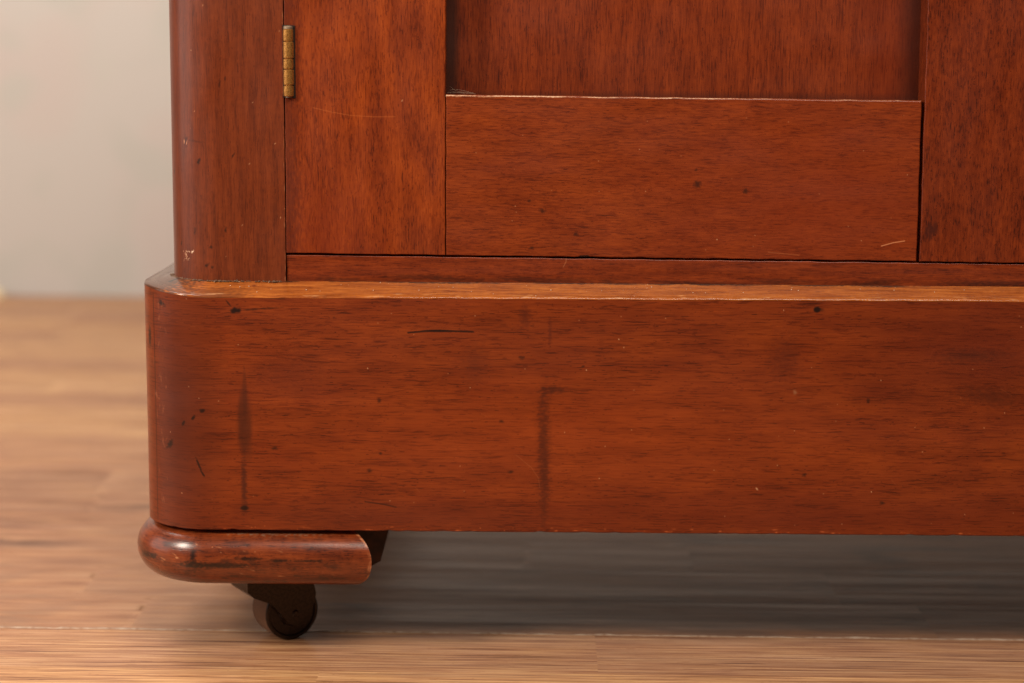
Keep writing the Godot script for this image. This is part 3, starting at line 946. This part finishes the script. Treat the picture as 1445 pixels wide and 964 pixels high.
# Local to a plinth corner: the front runs along +x, the side back along -z.
func foot_mesh() -> ArrayMesh:
	var g := Geo.new()
	var r := 0.054
	var left := -0.0086
	var front := 0.0066
	var path := []
	for i in 12:
		var z := lerpf(-0.15, front - r, i / 12.0)
		path.append([left, z, -1.0, 0.0])
	for i in 25:
		var a := PI / 2 * (1.0 - i / 24.0)
		path.append([left + r - r * sin(a), front - r + r * cos(a), -sin(a), cos(a)])
	for i in range(1, 41):
		path.append([lerpf(left + r, 0.1503, i / 40.0), front, 0.0, 1.0])
	var y0 := 0.0508
	var y1 := 0.0874
	var cy := (y0 + y1) / 2
	var hh := (y1 - y0) / 2
	var depth := 0.0175
	var count := 25
	var last := []
	var along := 0.0
	var prev := Vector2(path[0][0], path[0][1])
	var ends := []
	for pi in path.size():
		var e: Array = path[pi]
		along += prev.distance_to(Vector2(e[0], e[1]))
		prev = Vector2(e[0], e[1])
		var row := []
		for k in count:
			# back of the top, along the top, round the nose, along the bottom
			var d := 0.0
			var y := 0.0
			var nd := 0.0
			var ny := 0.0
			if k == 0:
				d = -0.042
				y = y1
				ny = 1.0
			elif k == count - 1:
				d = -0.042
				y = y0
				ny = -1.0
			else:
				var a := PI / 2 - PI * (k - 1) / (count - 3)
				var ex := 2.0 / 2.05
				d = -depth + depth * pow(absf(cos(a)), ex)
				y = cy + hh * signf(sin(a)) * pow(absf(sin(a)), ex)
				nd = pow(absf(cos(a)), 2.0 - ex) / depth
				ny = signf(sin(a)) * pow(absf(sin(a)), 2.0 - ex) / hh
			d += wobble.get_noise_2d(along * 130, y * 260 + 30) * 0.0006 * (0.0 if k == 0 or k == count - 1 else 1.0)
			var x: float = e[0] + e[2] * d
			var z: float = e[1] + e[3] * d
			if e[2] == 0.0:      # the end is sawn on the skew: the nose reaches farthest
				x += d * 0.95 * smoothstep(0.10, 0.15, e[0])
			row.append(g.p(Vector3(x, y, z), Vector3(e[2] * nd, ny, e[3] * nd), Vector2((along + 0.002) / 0.30, (0.002 + 0.058 * k / (count - 1)) / 0.08)))
		if last:
			for k in count - 1:
				g.q(last[k], last[k + 1], row[k + 1], row[k])
		last = row
		if pi == 0 or pi == path.size() - 1:
			ends.append(row)
	# ease and close the two sawn ends
	for s in 2:
		var nor := Vector3(0, 0, -1) if s == 0 else Vector3(0.85, 0, -0.53)
		var rim := []
		var mid := Vector3.ZERO
		for k in ends[s]:
			mid += g.v[k] / count
		for k in ends[s]:
			rim.append(g.p(g.v[k] + nor * 0.0006 + (mid - g.v[k]) * 0.04, nor, g.u[k] + Vector2(0.003, 0)))
		for k in count - 1:
			g.q(ends[s][k], ends[s][k + 1], rim[k + 1], rim[k])
		var hub := g.p(mid + nor * 0.0006, nor, Vector2(0.5, 0.4))
		for k in count - 1:
			g.t(hub, rim[k], rim[k + 1])
		g.t(hub, rim[count - 1], rim[0])
	return g.mesh()


# Origin on the floor under the wheel's middle; the axle runs along local z, the swivel plate trails towards -x.
func caster(k: Node3D, iron: Material, tread: Material) -> void:
	var R := 0.0195
	var half := 0.0118
	var rim := [Vector2(R - 0.0016, -half + 0.0012), Vector2(R - 0.0003, -half + 0.0018), Vector2(R, -0.003), Vector2(R, 0.003), Vector2(R - 0.0003, half - 0.0018), Vector2(R - 0.0016, half - 0.0012)]
	var disc := [Vector2(0, -half - 0.0002), Vector2(R * 0.45, -half - 0.0002), Vector2(R * 0.5, -half + 0.0012), Vector2(R * 0.82, -half + 0.0012), Vector2(R * 0.86, -half), Vector2(R - 0.0014, -half), Vector2(R - 0.0005, -half + 0.0008), Vector2(R - 0.0004, -half + 0.0016)]
	for i in range(disc.size() - 1, -1, -1):
		disc.append(Vector2(disc[i].x, -disc[i].y))
	var wheel := put("wheel", lathe(disc, 56), iron, k, Vector3(0, R, 0))
	wheel.rotation.x = PI / 2
	var tyre := put("tyre", lathe(rim, 56), tread, k, Vector3(0, R, 0))
	tyre.rotation.x = PI / 2
	# cheeks of the fork, one on each face of the wheel, and the web that joins them over the top
	var o := PackedVector2Array()
	o.append_array([Vector2(-0.034, 0.0385), Vector2(-0.030, 0.0345), Vector2(-0.0245, 0.0318), Vector2(-0.0190, 0.0292), Vector2(-0.0142, 0.0252), Vector2(-0.0105, 0.0205), Vector2(-0.0076, 0.0165)])
	for i in 9:
		var a := PI * (1.16 + 0.72 * i / 8.0)
		o.append(Vector2(cos(a), sin(a)) * 0.0078 + Vector2(0.0, R))
	o.append_array([Vector2(0.0105, 0.0200), Vector2(0.0142, 0.0250), Vector2(0.0154, 0.0310), Vector2(0.0142, 0.0370), Vector2(0.0105, 0.0430), Vector2(0.006, 0.0500), Vector2(-0.034, 0.0500)])
	for s in [-1, 1]:
		put("fork_cheek", slab(o, s * 0.0146 - 0.0016, s * 0.0146 + 0.0016, 0.0009), iron, k)
	put("fork_web", slab(PackedVector2Array([Vector2(-0.034, 0.0385), Vector2(-0.030, 0.0345), Vector2(-0.024, 0.0322), Vector2(-0.0175, 0.0335), Vector2(-0.0120, 0.0390), Vector2(0.000, 0.0425), Vector2(0.006, 0.0500), Vector2(-0.034, 0.0500)]), -0.0131, 0.0131, 0.0003), iron, k)
	var pin := put("axle_pin", lathe([Vector2(0, -0.0174), Vector2(0.0018, -0.0174), Vector2(0.0024, -0.0166), Vector2(0.0024, 0.0166), Vector2(0.0018, 0.0174), Vector2(0, 0.0174)], 24), iron, k, Vector3(0, R, 0))
	pin.rotation.x = PI / 2
	put("swivel_plate", lathe([Vector2(0, 0.0495), Vector2(0.021, 0.0495), Vector2(0.022, 0.0505), Vector2(0.022, 0.0528), Vector2(0, 0.0528)], 40), iron, k, Vector3(-0.016, 0, 0))


# Crumbs of old wax and lint on the ledge and in the panel's corner.
func dust(c: Node3D) -> void:
	rng.seed = 57
	var g := Geo.new()
	var lump := func(g: Geo, at: Vector3, size: float) -> void:
		var pts := []
		for d in [Vector3.UP, Vector3.RIGHT, Vector3.BACK, Vector3.LEFT, Vector3.FORWARD, Vector3.DOWN]:
			pts.append(g.p(at + (d + Vector3(rng.randf_range(-0.3, 0.3), rng.randf_range(-0.2, 0.2), rng.randf_range(-0.3, 0.3))) * size, d))
		for k in 4:
			g.t(pts[0], pts[1 + k], pts[1 + (k + 1) % 4])
			g.t(pts[5], pts[1 + k], pts[1 + (k + 1) % 4])
	for i in 60:      # along the ledge
		var x := rng.randf_range(-0.19, 0.34)
		var t := pow(rng.randf(), 0.6)
		lump.call(g, Vector3(x, 0.2402 + 0.0062 * t, -0.0015 - 0.0155 * t), rng.randf_range(0.00012, 0.0004))
	var pale := put("dust", g.mesh(), plain(Color8(222, 200, 176), 0.9), c)
	pale.set_meta("kind", "stuff")
	g = Geo.new()
	for i in 520:      # grit round the foot of the corner post, in drifts
		var a := PI / 2 * rng.randf()
		var drift := 0.5 + 0.9 * wobble.get_noise_2d(a * 160, 7.0)
		var r := CARCASS_ROUND + rng.randf_range(-0.0002, 0.0026) * maxf(0.15, drift)
		var p := Vector3(CARCASS_L + CARCASS_ROUND - r * sin(a), 0.2464, CARCASS_Z - CARCASS_ROUND + r * cos(a))
		if i % 3 == 0:
			p = Vector3(lerpf(-0.186, -0.146, pow(rng.randf(), 1.5)), 0.2464, CARCASS_Z + rng.randf_range(-0.0002, 0.0018))
			drift = 0.5 + 0.9 * wobble.get_noise_2d(p.x * 4000, 17.0)
		if drift < 0.2 and rng.randf() < 0.7:
			continue
		lump.call(g, p, rng.randf_range(0.0002, 0.0009) * clampf(drift * 1.5, 0.4, 1.2))
	var grit := put("grit", g.mesh(), plain(Color8(120, 92, 72), 0.95, 0.0, 90.0, Color8(60, 40, 28)), c)
	grit.set_meta("kind", "stuff")
	# lint: a few curved hairs in the lower left corner of the panel
	g = Geo.new()
	for i in 4:
		var p0 := Vector3(-0.0425 + rng.randf() * 0.002, 0.366 + rng.randf() * 0.008, CARCASS_Z - 0.003 - rng.randf() * 0.012)
		var p1 := Vector3(-0.040 + rng.randf() * 0.006, 0.366 + rng.randf() * 0.003, CARCASS_Z - 0.004 - rng.randf() * 0.01)
		var p2 := Vector3(-0.034 + rng.randf() * 0.012, 0.3653 + rng.randf() * 0.0006, CARCASS_Z - 0.002 - rng.randf() * 0.01)
		var last := []
		for s in 9:
			var q := p0.bezier_interpolate(p1, p1, p2, s / 8.0)
			var row := []
			for k in 3:
				var o := Vector3(0, cos(TAU * k / 3), sin(TAU * k / 3))
				row.append(g.p(q + o * 0.00006, o))
			if last:
				for k in 3:
					g.q(last[k], last[(k + 1) % 3], row[(k + 1) % 3], row[k])
			last = row
	var lint := put("lint", g.mesh(), plain(Color8(150, 128, 108), 0.9), c)
	lint.set_meta("kind", "stuff")
